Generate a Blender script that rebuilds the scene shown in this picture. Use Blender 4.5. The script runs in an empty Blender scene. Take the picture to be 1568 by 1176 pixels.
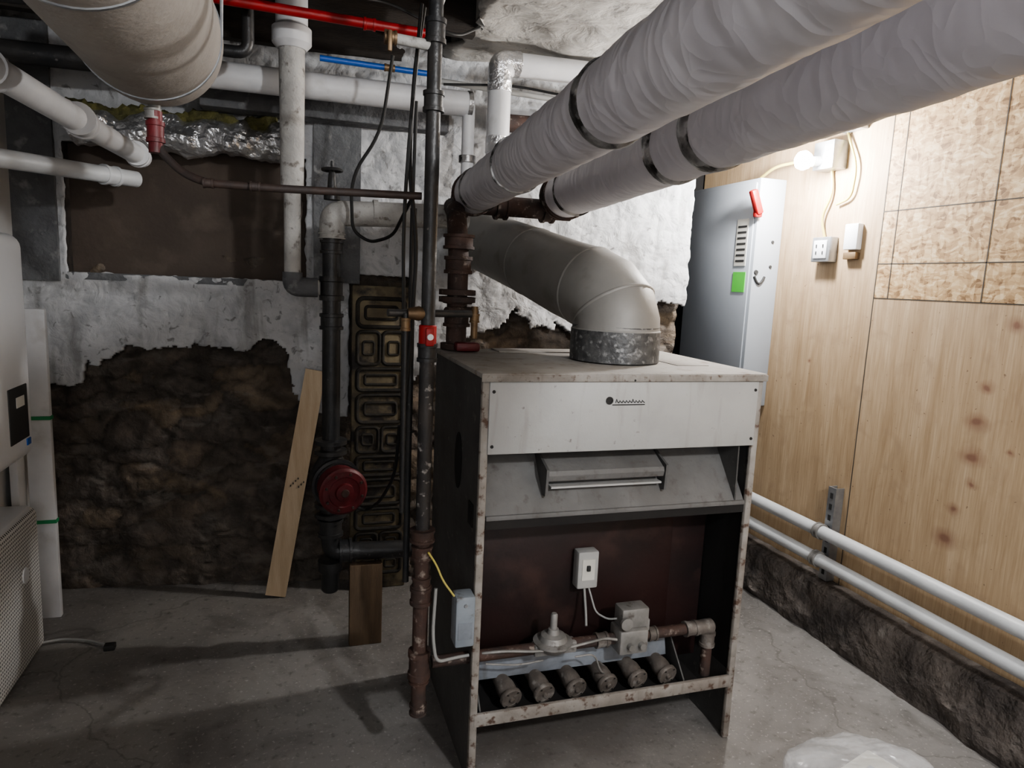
import bpy, bmesh, math, random
from mathutils import Vector, Matrix, noise
random.seed(4)
S=bpy.context.scene
V=Vector
try: S.view_settings.look='AgX - Medium High Contrast'
except Exception: pass
# ---------------------------------------------------------------- materials
def newmat(name):
    m=bpy.data.materials.new(name); m.use_nodes=True
    nt=m.node_tree; b=nt.nodes['Principled BSDF']
    return m,nt,b
def ramp(nt,fac,stops):
    r=nt.nodes.new('ShaderNodeValToRGB'); e=r.color_ramp.elements
    while len(e)<len(stops): e.new(0.5)
    for i,(p,c) in enumerate(stops):
        e[i].position=p; e[i].color=(c[0],c[1],c[2],1)
    nt.links.new(fac,r.inputs[0]); return r
def coords(nt,stretch=(1,1,1)):
    tc=nt.nodes.new('ShaderNodeTexCoord'); mp=nt.nodes.new('ShaderNodeMapping')
    mp.inputs['Scale'].default_value=stretch
    nt.links.new(tc.outputs['Object'],mp.inputs[0]); return mp.outputs[0]
def nz(nt,vec,scale,detail=6,dist=0,rough=.55):
    n=nt.nodes.new('ShaderNodeTexNoise'); n.inputs['Scale'].default_value=scale
    n.inputs['Detail'].default_value=detail; n.inputs['Distortion'].default_value=dist
    n.inputs['Roughness'].default_value=rough
    nt.links.new(vec,n.inputs['Vector']); return n.outputs['Fac']
def mixc(nt,fac,a,b,mode='MIX'):
    m=nt.nodes.new('ShaderNodeMix'); m.data_type='RGBA'; m.blend_type=mode
    if isinstance(fac,float): m.inputs[0].default_value=fac
    else: nt.links.new(fac,m.inputs[0])
    for s,i in ((a,6),(b,7)):
        if isinstance(s,tuple): m.inputs[i].default_value=(s[0],s[1],s[2],1)
        else: nt.links.new(s,m.inputs[i])
    return m.outputs[2]
def bumpn(nt,b,h,strength,dist=.01):
    bp=nt.nodes.new('ShaderNodeBump'); bp.inputs['Strength'].default_value=strength
    bp.inputs['Distance'].default_value=dist
    nt.links.new(h,bp.inputs['Height']); nt.links.new(bp.outputs[0],b.inputs['Normal']); return bp
def mat(name,c1,c2=None,ns=6,rough=.6,metal=0,bump=.2,bs=40,st=(1,1,1),spot=None,ss=20,sp=(.6,.66),dist=.01,streak=None):
    m,nt,b=newmat(name); v=coords(nt,st)
    if c2 is None: c2=tuple(x*.8 for x in c1)
    col=ramp(nt,nz(nt,v,ns),[(.35,c1),(.65,c2)]).outputs[0]
    if spot:
        f=ramp(nt,nz(nt,v,ss),[(sp[0],(0,0,0)),(sp[1],(1,1,1))]).outputs[0]
        col=mixc(nt,f,col,spot)
    if streak:   # vertical grime runs
        f=ramp(nt,nz(nt,coords(nt,(1,1,.12)),30,4,.3),[(.58,(0,0,0)),(.75,(.55,.55,.55))]).outputs[0]
        col=mixc(nt,f,col,streak)
        f=ramp(nt,nz(nt,coords(nt),3.2,7,.4),[(.5,(0,0,0)),(.75,(.5,.5,.5))]).outputs[0]
        col=mixc(nt,f,col,streak)
    nt.links.new(col,b.inputs['Base Color'])
    b.inputs['Roughness'].default_value=rough; b.inputs['Metallic'].default_value=metal
    if bump: bumpn(nt,b,nz(nt,v,bs,4),bump,dist)
    return m
# pipes, metals
m_black=mat('black_iron',(.018,.019,.021),(.035,.033,.032),ns=9,rough=.42,bump=.25,spot=(.13,.12,.115),ss=45,sp=(.68,.74))
m_blackp=mat('speckled_black_iron',(.018,.018,.02),(.045,.04,.038),ns=12,rough=.55,bump=.3,spot=(.32,.305,.29),ss=38,sp=(.59,.68))
m_rust=mat('rusty_iron',(.07,.038,.029),(.038,.027,.024),ns=14,rough=.75,bump=.4,spot=(.21,.175,.15),ss=34,sp=(.59,.69))
m_cu=mat('dull_brown_pipe',(.06,.038,.03),(.034,.026,.024),ns=14,rough=.6,bump=.2)
m_brass=mat('brass',(.24,.165,.095),(.15,.10,.06),ns=20,rough=.5,metal=.6,bump=.1)
m_red=mat('red_paint',(.38,.012,.012),(.24,.01,.01),ns=12,rough=.45,bump=.1)
m_redpump=mat('pump_maroon',(.14,.014,.018),(.08,.012,.014),ns=12,rough=.5,bump=.15,spot=(.09,.045,.04),ss=30,sp=(.6,.75))
m_pvc=mat('white_pipe_cover',(.62,.62,.63),(.52,.52,.53),ns=5,rough=.5,bump=.15,bs=18,spot=(.42,.41,.40),ss=7,sp=(.58,.75))
m_pvc2=mat('offwhite_pipe',(.44,.43,.41),(.32,.31,.295),ns=10,rough=.7,bump=.4,bs=60,spot=(.15,.135,.12),ss=30,sp=(.58,.70))
m_gpipe=mat('painted_gray_pipe',(.52,.53,.54),(.43,.44,.45),ns=5,rough=.45,bump=.1)
m_steel=mat('galvanized_steel',(.42,.43,.44),(.28,.29,.31),ns=14,rough=.38,metal=.7,bump=.1)
m_shield=mat('bluish_sheet_steel',(.25,.275,.31),(.15,.165,.19),ns=10,rough=.5,metal=.3,bump=.1,streak=(.07,.06,.055))
m_wire=mat('black_cable',(.015,.015,.015),rough=.5,bump=0)
m_seam=mat('stamped_line_ink',(.07,.06,.05),rough=.8,bump=0)
m_wiregray=mat('gray_cable',(.30,.30,.29),rough=.6,bump=0)
m_yel=mat('yellow_cable',(.5,.42,.12),rough=.5,bump=0)
m_white=mat('white_plastic',(.70,.71,.73),(.64,.65,.67),ns=3,rough=.35,bump=0)
m_jb=mat('dusty_gray_box',(.38,.38,.37),(.30,.30,.29),ns=8,rough=.5,bump=.05)
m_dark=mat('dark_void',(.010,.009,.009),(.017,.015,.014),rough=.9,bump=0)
m_blue=mat('blue_pex',(.02,.10,.4),rough=.4,bump=0)
m_green=mat('green_label',(.12,.6,.08),(.1,.52,.07),rough=.6,bump=0)
m_gtape=mat('green_tape',(.03,.25,.10),rough=.6,bump=0)
m_label=mat('paper_label',(.6,.59,.55),(.5,.49,.45),rough=.7,bump=0)
m_ink=mat('label_ink',(.03,.03,.03),rough=.7,bump=0)
# boiler
m_bl=mat('boiler_light_enamel',(.38,.378,.368),(.34,.337,.328),ns=5,rough=.5,bump=.06,bs=90,spot=(.20,.19,.18),ss=45,sp=(.67,.74),streak=(.25,.235,.215))
m_bg=mat('boiler_gray_dusty',(.15,.146,.142),(.11,.107,.104),ns=7,rough=.8,bump=.15,bs=90,spot=(.07,.062,.056),ss=22,sp=(.6,.75),streak=(.08,.068,.06))
m_bt=mat('boiler_top_dusty',(.30,.285,.265),(.245,.23,.212),ns=7,rough=.8,bump=.12,bs=60,spot=(.14,.10,.075),ss=14,sp=(.6,.75),streak=(.16,.13,.105))
m_bs=mat('boiler_side_dark',(.10,.098,.096),(.062,.06,.058),ns=5,rough=.65,bump=.15,spot=(.17,.155,.145),ss=30,sp=(.62,.74))
m_edge=mat('boiler_worn_edge',(.29,.272,.25),(.20,.18,.16),ns=14,rough=.75,bump=.25,spot=(.085,.05,.035),ss=38,sp=(.55,.66),streak=(.11,.075,.055))
m_mar=mat('boiler_maroon_panel',(.026,.0105,.0095),(.011,.007,.007),ns=3.5,rough=.5,bump=.1,bs=50,spot=(.06,.03,.025),ss=6,sp=(.52,.8))  # near-black maroon with random mottling
m_zinc=mat('zinc_casting',(.29,.28,.27),(.18,.175,.165),ns=15,rough=.55,metal=.3,bump=.15,spot=(.10,.085,.075),ss=28,sp=(.6,.72))
m_burn=mat('burner_tube_steel',(.17,.15,.135),(.095,.082,.073),ns=18,rough=.6,metal=.3,bump=.3,spot=(.28,.265,.25),ss=30,sp=(.55,.7))
m_flue=mat('flue_sheet_metal',(.26,.252,.238),(.21,.202,.19),ns=4,rough=.55,metal=.2,bump=.06,bs=60,spot=(.17,.16,.145),ss=9,sp=(.55,.75))
m_collar=mat('flue_galvanized_collar',(.12,.12,.12),(.06,.06,.062),ns=30,rough=.5,metal=.4,bump=.3,bs=70,spot=(.28,.28,.28),ss=50,sp=(.54,.68))
# surfaces
def m_floor_():
    m,nt,b=newmat('concrete_floor'); v=coords(nt)
    col=ramp(nt,nz(nt,v,1.3,8,.4),[(.3,(.13,.122,.115)),(.5,(.19,.18,.17)),(.7,(.25,.238,.225))]).outputs[0]
    f=ramp(nt,nz(nt,v,4.5,7,.8),[(.50,(0,0,0)),(.7,(.65,.65,.65))]).outputs[0]
    col=mixc(nt,f,col,(.095,.087,.08))
    f=ramp(nt,nz(nt,v,75,3),[(.60,(0,0,0)),(.72,(.8,.8,.8))]).outputs[0]
    col=mixc(nt,f,col,(.34,.325,.305))
    f3=ramp(nt,nz(nt,v,30,4),[(.58,(0,0,0)),(.76,(.9,.9,.9))]).outputs[0]
    col=mixc(nt,f3,col,(.09,.082,.075))
    # darker patch on the slab, under and just round the boiler
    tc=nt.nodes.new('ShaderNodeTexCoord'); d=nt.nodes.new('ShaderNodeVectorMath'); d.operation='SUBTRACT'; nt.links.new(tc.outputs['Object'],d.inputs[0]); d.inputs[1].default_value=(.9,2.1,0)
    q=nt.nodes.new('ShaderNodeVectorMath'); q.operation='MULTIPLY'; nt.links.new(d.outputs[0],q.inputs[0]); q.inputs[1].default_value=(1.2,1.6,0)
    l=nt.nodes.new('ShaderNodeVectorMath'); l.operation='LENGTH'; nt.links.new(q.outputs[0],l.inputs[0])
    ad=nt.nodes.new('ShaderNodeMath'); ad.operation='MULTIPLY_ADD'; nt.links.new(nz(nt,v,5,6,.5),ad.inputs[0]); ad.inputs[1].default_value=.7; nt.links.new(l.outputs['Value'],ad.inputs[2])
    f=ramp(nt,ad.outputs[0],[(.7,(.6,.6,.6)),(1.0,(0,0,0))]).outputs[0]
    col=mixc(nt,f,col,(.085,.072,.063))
    w=nt.nodes.new('ShaderNodeTexNoise'); w.inputs['Scale'].default_value=5; w.inputs['Detail'].default_value=5; nt.links.new(v,w.inputs['Vector'])
    vm=nt.nodes.new('ShaderNodeVectorMath'); vm.operation='MULTIPLY_ADD'
    nt.links.new(w.outputs['Color'],vm.inputs[0]); vm.inputs[1].default_value=(.3,.3,0); nt.links.new(v,vm.inputs[2])
    vo=nt.nodes.new('ShaderNodeTexVoronoi'); vo.feature='DISTANCE_TO_EDGE'; vo.inputs['Scale'].default_value=.5
    nt.links.new(vm.outputs[0],vo.inputs['Vector'])
    f2=ramp(nt,vo.outputs['Distance'],[(0,(.55,.55,.55)),(.0012,(0,0,0))]).outputs[0]
    col=mixc(nt,f2,col,(.08,.072,.065))
    nt.links.new(col,b.inputs['Base Color']); b.inputs['Roughness'].default_value=.75
    bumpn(nt,b,nz(nt,v,30,6),.3,.01); return m
m_floor=m_floor_()
def m_plaster_(name,a,c,d,bmp=.6):
    m,nt,b=newmat(name); v=coords(nt)
    col=ramp(nt,nz(nt,v,2.6,8,.6),[(.3,c),(.45,a),(.72,a)]).outputs[0]
    f=ramp(nt,nz(nt,v,11,8,.5),[(.54,(0,0,0)),(.70,(1,1,1))]).outputs[0]
    col=mixc(nt,f,col,d)
    f=ramp(nt,nz(nt,v,28,7,.8),[(.60,(0,0,0)),(.70,(.8,.8,.8))]).outputs[0]
    col=mixc(nt,f,col,(.17,.165,.16))
    f=ramp(nt,nz(nt,coords(nt,(1,1,.25)),9,6,.5),[(.58,(0,0,0)),(.70,(.65,.65,.65))]).outputs[0]
    col=mixc(nt,f,col,(.22,.215,.205))
    nt.links.new(col,b.inputs['Base Color']); b.inputs['Roughness'].default_value=.85
    bumpn(nt,b,nz(nt,v,10,8,.5),bmp,.03); return m
m_plaster=m_plaster_('whitewashed_plaster',(.48,.485,.495),(.28,.283,.29),(.34,.343,.35))
m_ceil=m_plaster_('ceiling_whitewash',(.42,.405,.38),(.27,.255,.235),(.32,.305,.28))
m_bounce=mat('pale_bounce_wall',(.5,.5,.5),(.42,.42,.42),ns=2,rough=.9,bump=.2)  # pale tone made up so the left and rear walls bounce light
m_gray=mat('gray_cement',(.15,.155,.16),(.09,.09,.095),ns=6,rough=.85,bump=.5,bs=22,dist=.02,spot=(.25,.25,.25),ss=14,sp=(.58,.7))
def m_stone_():
    m,nt,b=newmat('rubble_stone'); v=coords(nt)
    at=nt.nodes.new('ShaderNodeAttribute'); at.attribute_name='Col'
    n=ramp(nt,nz(nt,v,14,9,.6),[(.25,(.6,.6,.6)),(.5,(1.1,1.1,1.1)),(.75,(1.75,1.68,1.58))]).outputs[0]
    col=mixc(nt,1.0,at.outputs['Color'],n,'MULTIPLY')
    f=ramp(nt,nz(nt,coords(nt,(1,1,2.2)),6,8,.8),[(.55,(0,0,0)),(.68,(.6,.6,.6))]).outputs[0]
    col=mixc(nt,f,col,(.19,.17,.15))
    nt.links.new(col,b.inputs['Base Color']); b.inputs['Roughness'].default_value=.9
    bumpn(nt,b,nz(nt,v,32,9,.3),.8,.02); return m
m_stone=m_stone_()
def m_ply_():
    m,nt,b=newmat('plywood_sheet')
    v=coords(nt,(1,4,.5))
    col=ramp(nt,nz(nt,v,2.6,6,1.4),[(.25,(.34,.24,.145)),(.5,(.43,.32,.205)),(.75,(.50,.385,.26))]).outputs[0]
    g=ramp(nt,nz(nt,coords(nt,(1,26,1.0)),6,5,.5),[(.3,(.74,.70,.65)),(.7,(1,1,1))]).outputs[0]
    col=mixc(nt,1.0,col,g,'MULTIPLY')
    sm=ramp(nt,nz(nt,coords(nt,(1,1,1)),9,7,.8),[(.55,(0,0,0)),(.72,(.55,.55,.55))]).outputs[0]
    col=mixc(nt,sm,col,(.29,.205,.13))
    st=ramp(nt,nz(nt,coords(nt,(1,1,1)),60,3,.2),[(.68,(0,0,0)),(.73,(.8,.8,.8))]).outputs[0]
    col=mixc(nt,st,col,(.14,.09,.06))
    tc=nt.nodes.new('ShaderNodeTexCoord'); last=None
    wn=nt.nodes.new('ShaderNodeTexNoise'); wn.inputs['Scale'].default_value=18; nt.links.new(tc.outputs['Object'],wn.inputs['Vector'])
    wv=nt.nodes.new('ShaderNodeVectorMath'); wv.operation='MULTIPLY_ADD'; nt.links.new(wn.outputs['Color'],wv.inputs[0]); wv.inputs[1].default_value=(.03,.03,.03); nt.links.new(tc.outputs['Object'],wv.inputs[2])
    pts=[(1.66,1.43,1.1),(1.61,1.41,.7),(1.73,1.21,.8),(1.75,1.08,1.2),(1.75,.955,1.3),(1.74,.86,.7),(1.79,.75,.8),(1.81,.63,1.4),(1.25,1.25,.7),(1.30,.9,.8),(2.6,1.2,.4),(1.60,1.30,.4),(1.62,1.0,.4)]
    for (y,z,s) in pts:
        d=nt.nodes.new('ShaderNodeVectorMath'); d.operation='SUBTRACT'; nt.links.new(wv.outputs[0],d.inputs[0]); d.inputs[1].default_value=(.015,y+.015,z+.015)
        q=nt.nodes.new('ShaderNodeVectorMath'); q.operation='MULTIPLY'; nt.links.new(d.outputs[0],q.inputs[0]); q.inputs[1].default_value=(0,20/s,28/s)
        l=nt.nodes.new('ShaderNodeVectorMath'); l.operation='LENGTH'; nt.links.new(q.outputs[0],l.inputs[0])
        if last is None: last=l.outputs['Value']
        else:
            mn=nt.nodes.new('ShaderNodeMath'); mn.operation='MINIMUM'; nt.links.new(last,mn.inputs[0]); nt.links.new(l.outputs['Value'],mn.inputs[1]); last=mn.outputs[0]
    k=ramp(nt,last,[(.2,(.95,.95,.95)),(.42,(.5,.5,.5)),(1.0,(0,0,0))]).outputs[0]
    col=mixc(nt,k,col,(.19,.10,.065))
    nt.links.new(col,b.inputs['Base Color']); b.inputs['Roughness'].default_value=.7
    bumpn(nt,b,nz(nt,v,20,4),.12,.005); return m
m_ply=m_ply_()
def m_osb_():
    m,nt,b=newmat('osb_flakes'); v0=coords(nt,(1,1,1))
    w=nt.nodes.new('ShaderNodeTexNoise'); w.inputs['Scale'].default_value=12; nt.links.new(v0,w.inputs['Vector'])
    vm=nt.nodes.new('ShaderNodeVectorMath'); vm.operation='MULTIPLY_ADD'
    nt.links.new(w.outputs['Color'],vm.inputs[0]); vm.inputs[1].default_value=(.05,.05,.05); nt.links.new(v0,vm.inputs[2])
    cols=[]
    for rx_,st,sc in ((.5,(1,1,3),22),(-.6,(1,3,1),24),(1.0,(1,1.2,3.2),34)):
        mp=nt.nodes.new('ShaderNodeMapping'); mp.inputs['Scale'].default_value=st; mp.inputs['Rotation'].default_value=(rx_,0,0); nt.links.new(vm.outputs[0],mp.inputs[0])
        vo=nt.nodes.new('ShaderNodeTexVoronoi'); vo.inputs['Scale'].default_value=sc; nt.links.new(mp.outputs[0],vo.inputs['Vector'])
        sp=nt.nodes.new('ShaderNodeSeparateColor'); nt.links.new(vo.outputs['Color'],sp.inputs[0]); cols.append(sp.outputs[0])
    a=nt.nodes.new('ShaderNodeMath'); a.operation='ADD'; nt.links.new(cols[0],a.inputs[0]); nt.links.new(cols[1],a.inputs[1])
    a2=nt.nodes.new('ShaderNodeMath'); a2.operation='ADD'; nt.links.new(a.outputs[0],a2.inputs[0]); nt.links.new(cols[2],a2.inputs[1])
    h=nt.nodes.new('ShaderNodeMath'); h.operation='MULTIPLY'; nt.links.new(a2.outputs[0],h.inputs[0]); h.inputs[1].default_value=.333
    col=ramp(nt,h.outputs[0],[(.15,(.17,.095,.04)),(.35,(.34,.215,.105)),(.6,(.47,.325,.175)),(.85,(.60,.47,.30))]).outputs[0]
    nt.links.new(col,b.inputs['Base Color']); b.inputs['Roughness'].default_value=.7
    bumpn(nt,b,h.outputs[0],.3,.005); return m
m_osb=m_osb_()
m_wood=mat('pine_board',(.47,.37,.26),(.39,.295,.195),ns=5,rough=.7,bump=.15,st=(6,6,.6))
m_wood2=mat('weathered_block',(.15,.10,.06),(.09,.06,.037),ns=5,rough=.8,bump=.3,st=(6,6,.8))
m_joist=mat('dark_joist_wood',(.05,.04,.033),(.025,.021,.019),ns=4,rough=.85,bump=.4,st=(1,6,6))
m_board=mat('brown_fiberboard',(.095,.072,.057),(.065,.05,.04),ns=3,rough=.75,bump=.15,spot=(.12,.095,.075),ss=5,sp=(.55,.75))
m_tan=mat('tan_cast_panel',(.19,.155,.095),(.10,.083,.058),ns=8,rough=.75,bump=.4,bs=30,spot=(.03,.026,.024),ss=10,sp=(.48,.62))
m_tandk=mat('tan_panel_dark_relief',(.016,.015,.014),(.04,.034,.026),ns=20,rough=.8,bump=.3)
m_foil=mat('crumpled_foil',(.72,.72,.73),(.55,.55,.56),ns=12,rough=.3,metal=.85,bump=.7,bs=28,dist=.02)
m_fiber=mat('yellow_fiberglass',(.15,.14,.05),(.08,.076,.036),ns=20,rough=.95,bump=.8,bs=60)
m_tank=mat('tank_insulation_wrap',(.34,.31,.28),(.28,.255,.23),ns=4,rough=.85,bump=.2,bs=90,spot=(.22,.195,.17),ss=7,sp=(.55,.75))
m_epanel=mat('electrical_gray_paint',(.35,.375,.41),(.32,.345,.38),ns=3,rough=.4,bump=.02)
m_clad=mat('curb_dark_concrete',(.11,.092,.08),(.045,.038,.035),ns=5,rough=.9,bump=.9,bs=16,dist=.04,spot=(.17,.15,.135),ss=9,sp=(.56,.70))
def m_wrap_():
    m,nt,b=newmat('canvas_pipe_wrap')
    col=ramp(nt,nz(nt,coords(nt),5,6),[(.3,(.54,.525,.565)),(.7,(.62,.605,.635))]).outputs[0]
    f=ramp(nt,nz(nt,coords(nt,(1,3,1)),4,6,.6),[(.6,(0,0,0)),(.78,(.4,.4,.4))]).outputs[0]
    col=mixc(nt,f,col,(.38,.365,.37))
    nt.links.new(col,b.inputs['Base Color']); b.inputs['Roughness'].default_value=.45
    w=nt.nodes.new('ShaderNodeTexVoronoi'); w.feature='F1'; w.inputs['Scale'].default_value=13
    n2=nt.nodes.new('ShaderNodeTexNoise'); n2.inputs['Scale'].default_value=5; v=coords(nt,(1,1.5,.9)); nt.links.new(v,n2.inputs['Vector'])
    vm=nt.nodes.new('ShaderNodeVectorMath'); vm.operation='MULTIPLY_ADD'; nt.links.new(n2.outputs['Color'],vm.inputs[0]); vm.inputs[1].default_value=(.4,.4,.4); nt.links.new(v,vm.inputs[2])
    nt.links.new(vm.outputs[0],w.inputs['Vector'])
    bumpn(nt,b,w.outputs['Distance'],.17,.03); return m
m_wrap=m_wrap_()
m_tape=mat('foil_tape_band',(.42,.415,.41),(.2,.195,.195),ns=20,rough=.38,metal=.6,bump=.6,bs=30,spot=(.045,.043,.042),ss=14,sp=(.48,.56))
def m_perf_():
    m,nt,b=newmat('perforated_white_cover'); tc=nt.nodes.new('ShaderNodeTexCoord')
    s=nt.nodes.new('ShaderNodeVectorMath'); s.operation='MULTIPLY'; nt.links.new(tc.outputs['Object'],s.inputs[0]); s.inputs[1].default_value=(0,70,70)
    f=nt.nodes.new('ShaderNodeVectorMath'); f.operation='FRACTION'; nt.links.new(s.outputs[0],f.inputs[0])
    d=nt.nodes.new('ShaderNodeVectorMath'); d.operation='SUBTRACT'; nt.links.new(f.outputs[0],d.inputs[0]); d.inputs[1].default_value=(0,.5,.5)
    l=nt.nodes.new('ShaderNodeVectorMath'); l.operation='LENGTH'; nt.links.new(d.outputs[0],l.inputs[0])
    r=ramp(nt,l.outputs['Value'],[(.27,(.07,.07,.07)),(.33,(.66,.65,.63))])
    nt.links.new(r.outputs[0],b.inputs['Base Color']); b.inputs['Roughness'].default_value=.5; return m
m_perf=m_perf_()
def emis(name,c,s):
    m,nt,b=newmat(name); b.inputs['Base Color'].default_value=(*c,1)
    b.inputs['Emission Color'].default_value=(*c,1); b.inputs['Emission Strength'].default_value=s; return m
m_bulb=emis('lit_bulb',(1,.99,.97),120)
def m_bag_():
    m,nt,b=newmat('clear_plastic_bag'); v=coords(nt)
    b.inputs['Base Color'].default_value=(.7,.71,.73,1); b.inputs['Roughness'].default_value=.18
    b.inputs['Alpha'].default_value=.28
    bumpn(nt,b,nz(nt,v,7,3,1.2),.8,.03); return m
m_bag=m_bag_()
# ---------------------------------------------------------------- geometry helpers
class Obj:
    def __init__(s,name,loc=(0,0,0)):
        s.r=bpy.data.objects.new(name,None); s.r.location=loc; s.r.empty_display_size=.05
        S.collection.objects.link(s.r); s.loc=V(loc)
    def add(s,name,bm,m,smooth=True,solo=False):
        o=mk(name,bm,m,smooth); o.parent=s.r; o.matrix_parent_inverse=Matrix.Translation(-s.loc); return o
def mk(name,bm,m,smooth=True):
    me=bpy.data.meshes.new(name); bmesh.ops.recalc_face_normals(bm,faces=bm.faces); bm.to_mesh(me); bm.free()
    me.materials.append(m)
    if smooth:
        for p in me.polygons: p.use_smooth=True
        try: me.set_sharp_from_angle(angle=math.radians(38))
        except Exception: pass
    o=bpy.data.objects.new(name,me); S.collection.objects.link(o); return o
def box(p0,p1,bev=0,bm=None,rot=None,seg=2):
    bm2=bmesh.new(); bmesh.ops.create_cube(bm2,size=1)
    a,b=V(p0),V(p1); c=(a+b)/2; d=b-a
    for v in bm2.verts: v.co=V((v.co.x*d.x,v.co.y*d.y,v.co.z*d.z))
    if bev: bmesh.ops.bevel(bm2,geom=bm2.edges[:],offset=bev,segments=seg,affect='EDGES',profile=.5)
    for v in bm2.verts:
        v.co=(rot@v.co if rot else v.co)+c
    return merge(bm,bm2)
def merge(bm,bm2):
    if bm is None: return bm2
    me=bpy.data.meshes.new('t'); bm2.to_mesh(me); bm.from_mesh(me); bpy.data.meshes.remove(me); bm2.free(); return bm
def fillet(pts,r,n=6):
    pts=[V(p) for p in pts]; out=[pts[0]]
    for i in range(1,len(pts)-1):
        a,b,c=pts[i-1],pts[i],pts[i+1]; d1=(a-b); d2=(c-b)
        rr=min(r,d1.length*.45,d2.length*.45); p=b+d1.normalized()*rr; q=b+d2.normalized()*rr
        for k in range(n+1):
            t=k/n; out.append(p*(1-t)**2+b*2*t*(1-t)+q*t*t)
    out.append(pts[-1]); return out
def sweep(pts,rad,seg=20,cap=True,bm=None,nfun=None):
    pts=[V(p) for p in pts]; n=len(pts); R=rad if isinstance(rad,(list,tuple)) else [rad]*n
    if bm is None: bm=bmesh.new()
    T=[]
    for i in range(n):
        a=pts[max(i-1,0)]; b=pts[min(i+1,n-1)]; T.append((b-a).normalized() if (b-a).length>1e-9 else V((0,0,1)))
    up=V((0,0,1)) if abs(T[0].z)<.9 else V((1,0,0)); N=(up-T[0]*up.dot(T[0])).normalized()
    rings=[]
    for i in range(n):
        N=(N-T[i]*N.dot(T[i])).normalized(); B=T[i].cross(N); ring=[]
        for k in range(seg):
            a=2*math.pi*k/seg; dd=N*math.cos(a)+B*math.sin(a); r=R[i]
            if nfun: r+=nfun(pts[i]+dd*r,i,a)
            ring.append(bm.verts.new(pts[i]+dd*r))
        rings.append(ring)
    for i in range(n-1):
        for k in range(seg):
            bm.faces.new((rings[i][k],rings[i][(k+1)%seg],rings[i+1][(k+1)%seg],rings[i+1][k]))
    if cap:
        bm.faces.new(rings[0][::-1]); bm.faces.new(rings[-1])
    return bm
def pipe(pts,r,f=0,seg=20,bm=None): return sweep(fillet(pts,f) if f else pts,r,seg,True,bm)
def lathe(c,ax,prof,seg=28,bm=None):
    c=V(c); ax=V(ax).normalized()
    pts=[]; R=[]
    for a,r in prof:
        pts.append(a); R.append(max(r,.0003))
    up=V((0,0,1)) if abs(ax.z)<.9 else V((1,0,0)); N=(up-ax*up.dot(ax)).normalized(); B=ax.cross(N)
    if bm is None: bm=bmesh.new()
    rings=[[bm.verts.new(c+ax*a+(N*math.cos(2*math.pi*k/seg)+B*math.sin(2*math.pi*k/seg))*r) for k in range(seg)] for a,r in zip(pts,R)]
    for i in range(len(rings)-1):
        for k in range(seg): bm.faces.new((rings[i][k],rings[i][(k+1)%seg],rings[i+1][(k+1)%seg],rings[i+1][k]))
    bm.faces.new(rings[0][::-1]); bm.faces.new(rings[-1]); return bm
def collar(c,ax,r,l,bm=None,bead=True):
    h=l/2
    if bead: pr=[(-h,r*.86),(-h,r),(-h*.6,r),(-h*.55,r*.9),(h*.55,r*.9),(h*.6,r),(h,r),(h,r*.86)]
    else: pr=[(-h,r*.9),(-h*.9,r),(h*.9,r),(h,r*.9)]
    return lathe(c,ax,pr,24,bm)
def prism(poly,axis,a,b,bm=None):
    f={'x':lambda p,t:(t,p[0],p[1]),'y':lambda p,t:(p[0],t,p[1]),'z':lambda p,t:(p[0],p[1],t)}[axis]
    if bm is None: bm=bmesh.new()
    A=[bm.verts.new(f(p,a)) for p in poly]; B=[bm.verts.new(f(p,b)) for p in poly]
    bm.faces.new(A[::-1]); bm.faces.new(B)
    for i in range(len(poly)): j=(i+1)%len(poly); bm.faces.new((A[i],A[j],B[j],B[i]))
    return bm
def fbm(p,s,o=4): return noise.fractal(V(p)*s,1.0,2.0,o)
wy=lambda x:3.33-.125*x
CZ=2.5
# ---------------------------------------------------------------- room
mk('floor',box((-1.3,-1.8,-.1),(2.6,3.9,0)),m_floor,False)
mk('ceiling',box((.68,-1.8,CZ),(2.6,3.9,CZ+.25)),m_ceil,False)
bm=box((-1.3,-1.8,CZ+.14),(.68,3.9,CZ+.25)); mk('ceiling_dark_bay',bm,m_joist,False)
J=Obj('ceiling_joists',(-.3,1.5,2.55))
for i,y in enumerate((-.9,-.3,.3,.9,1.5,2.1,2.75,3.2)):
    J.add('joist_%d'%(i+1),box((-1.2,y,CZ-.06),(.68,y+.05,CZ+.14)),m_joist,False)
bm=bmesh.new(); nx,ny=70,80; g=[]
for i in range(nx+1):
    row=[]
    for j in range(ny+1):
        x=.66+1.66*i/nx; y=1.2+2.3*j/ny
        if i==0: x+=.07*fbm((0,y,3),5)
        row.append(bm.verts.new((x,y,CZ-.03+.022*fbm((x,y,1),4,5))))
    g.append(row)
for i in range(nx):
    for j in range(ny): bm.faces.new((g[i][j],g[i+1][j],g[i+1][j+1],g[i][j+1]))
o=mk('ceiling_plaster_skin',bm,m_ceil); md=o.modifiers.new('s','SOLIDIFY'); md.thickness=.02; md.offset=1
bm=prism([(-1.3,wy(-1.3)+.05),(1.88,wy(1.88)+.05),(1.88,3.8),(-1.3,3.8)],'z',0,CZ+.14); mk('wall_back',bm,m_gray,False)
mk('wall_recess',box((1.88,3.62,0),(2.6,3.8,CZ)),m_dark,False)
mk('wall_left',box((-1.3,-1.8,0),(-1.1,3.6,CZ+.14)),m_bounce,False)
mk('wall_behind',box((-1.3,-1.9,0),(2.6,-1.8,CZ+.14)),m_bounce,False)  # unseen, closes the room and bounces light back in
mk('wall_right',box((2.33,-1.8,0),(2.6,3.62,CZ)),m_joist,False)
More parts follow.
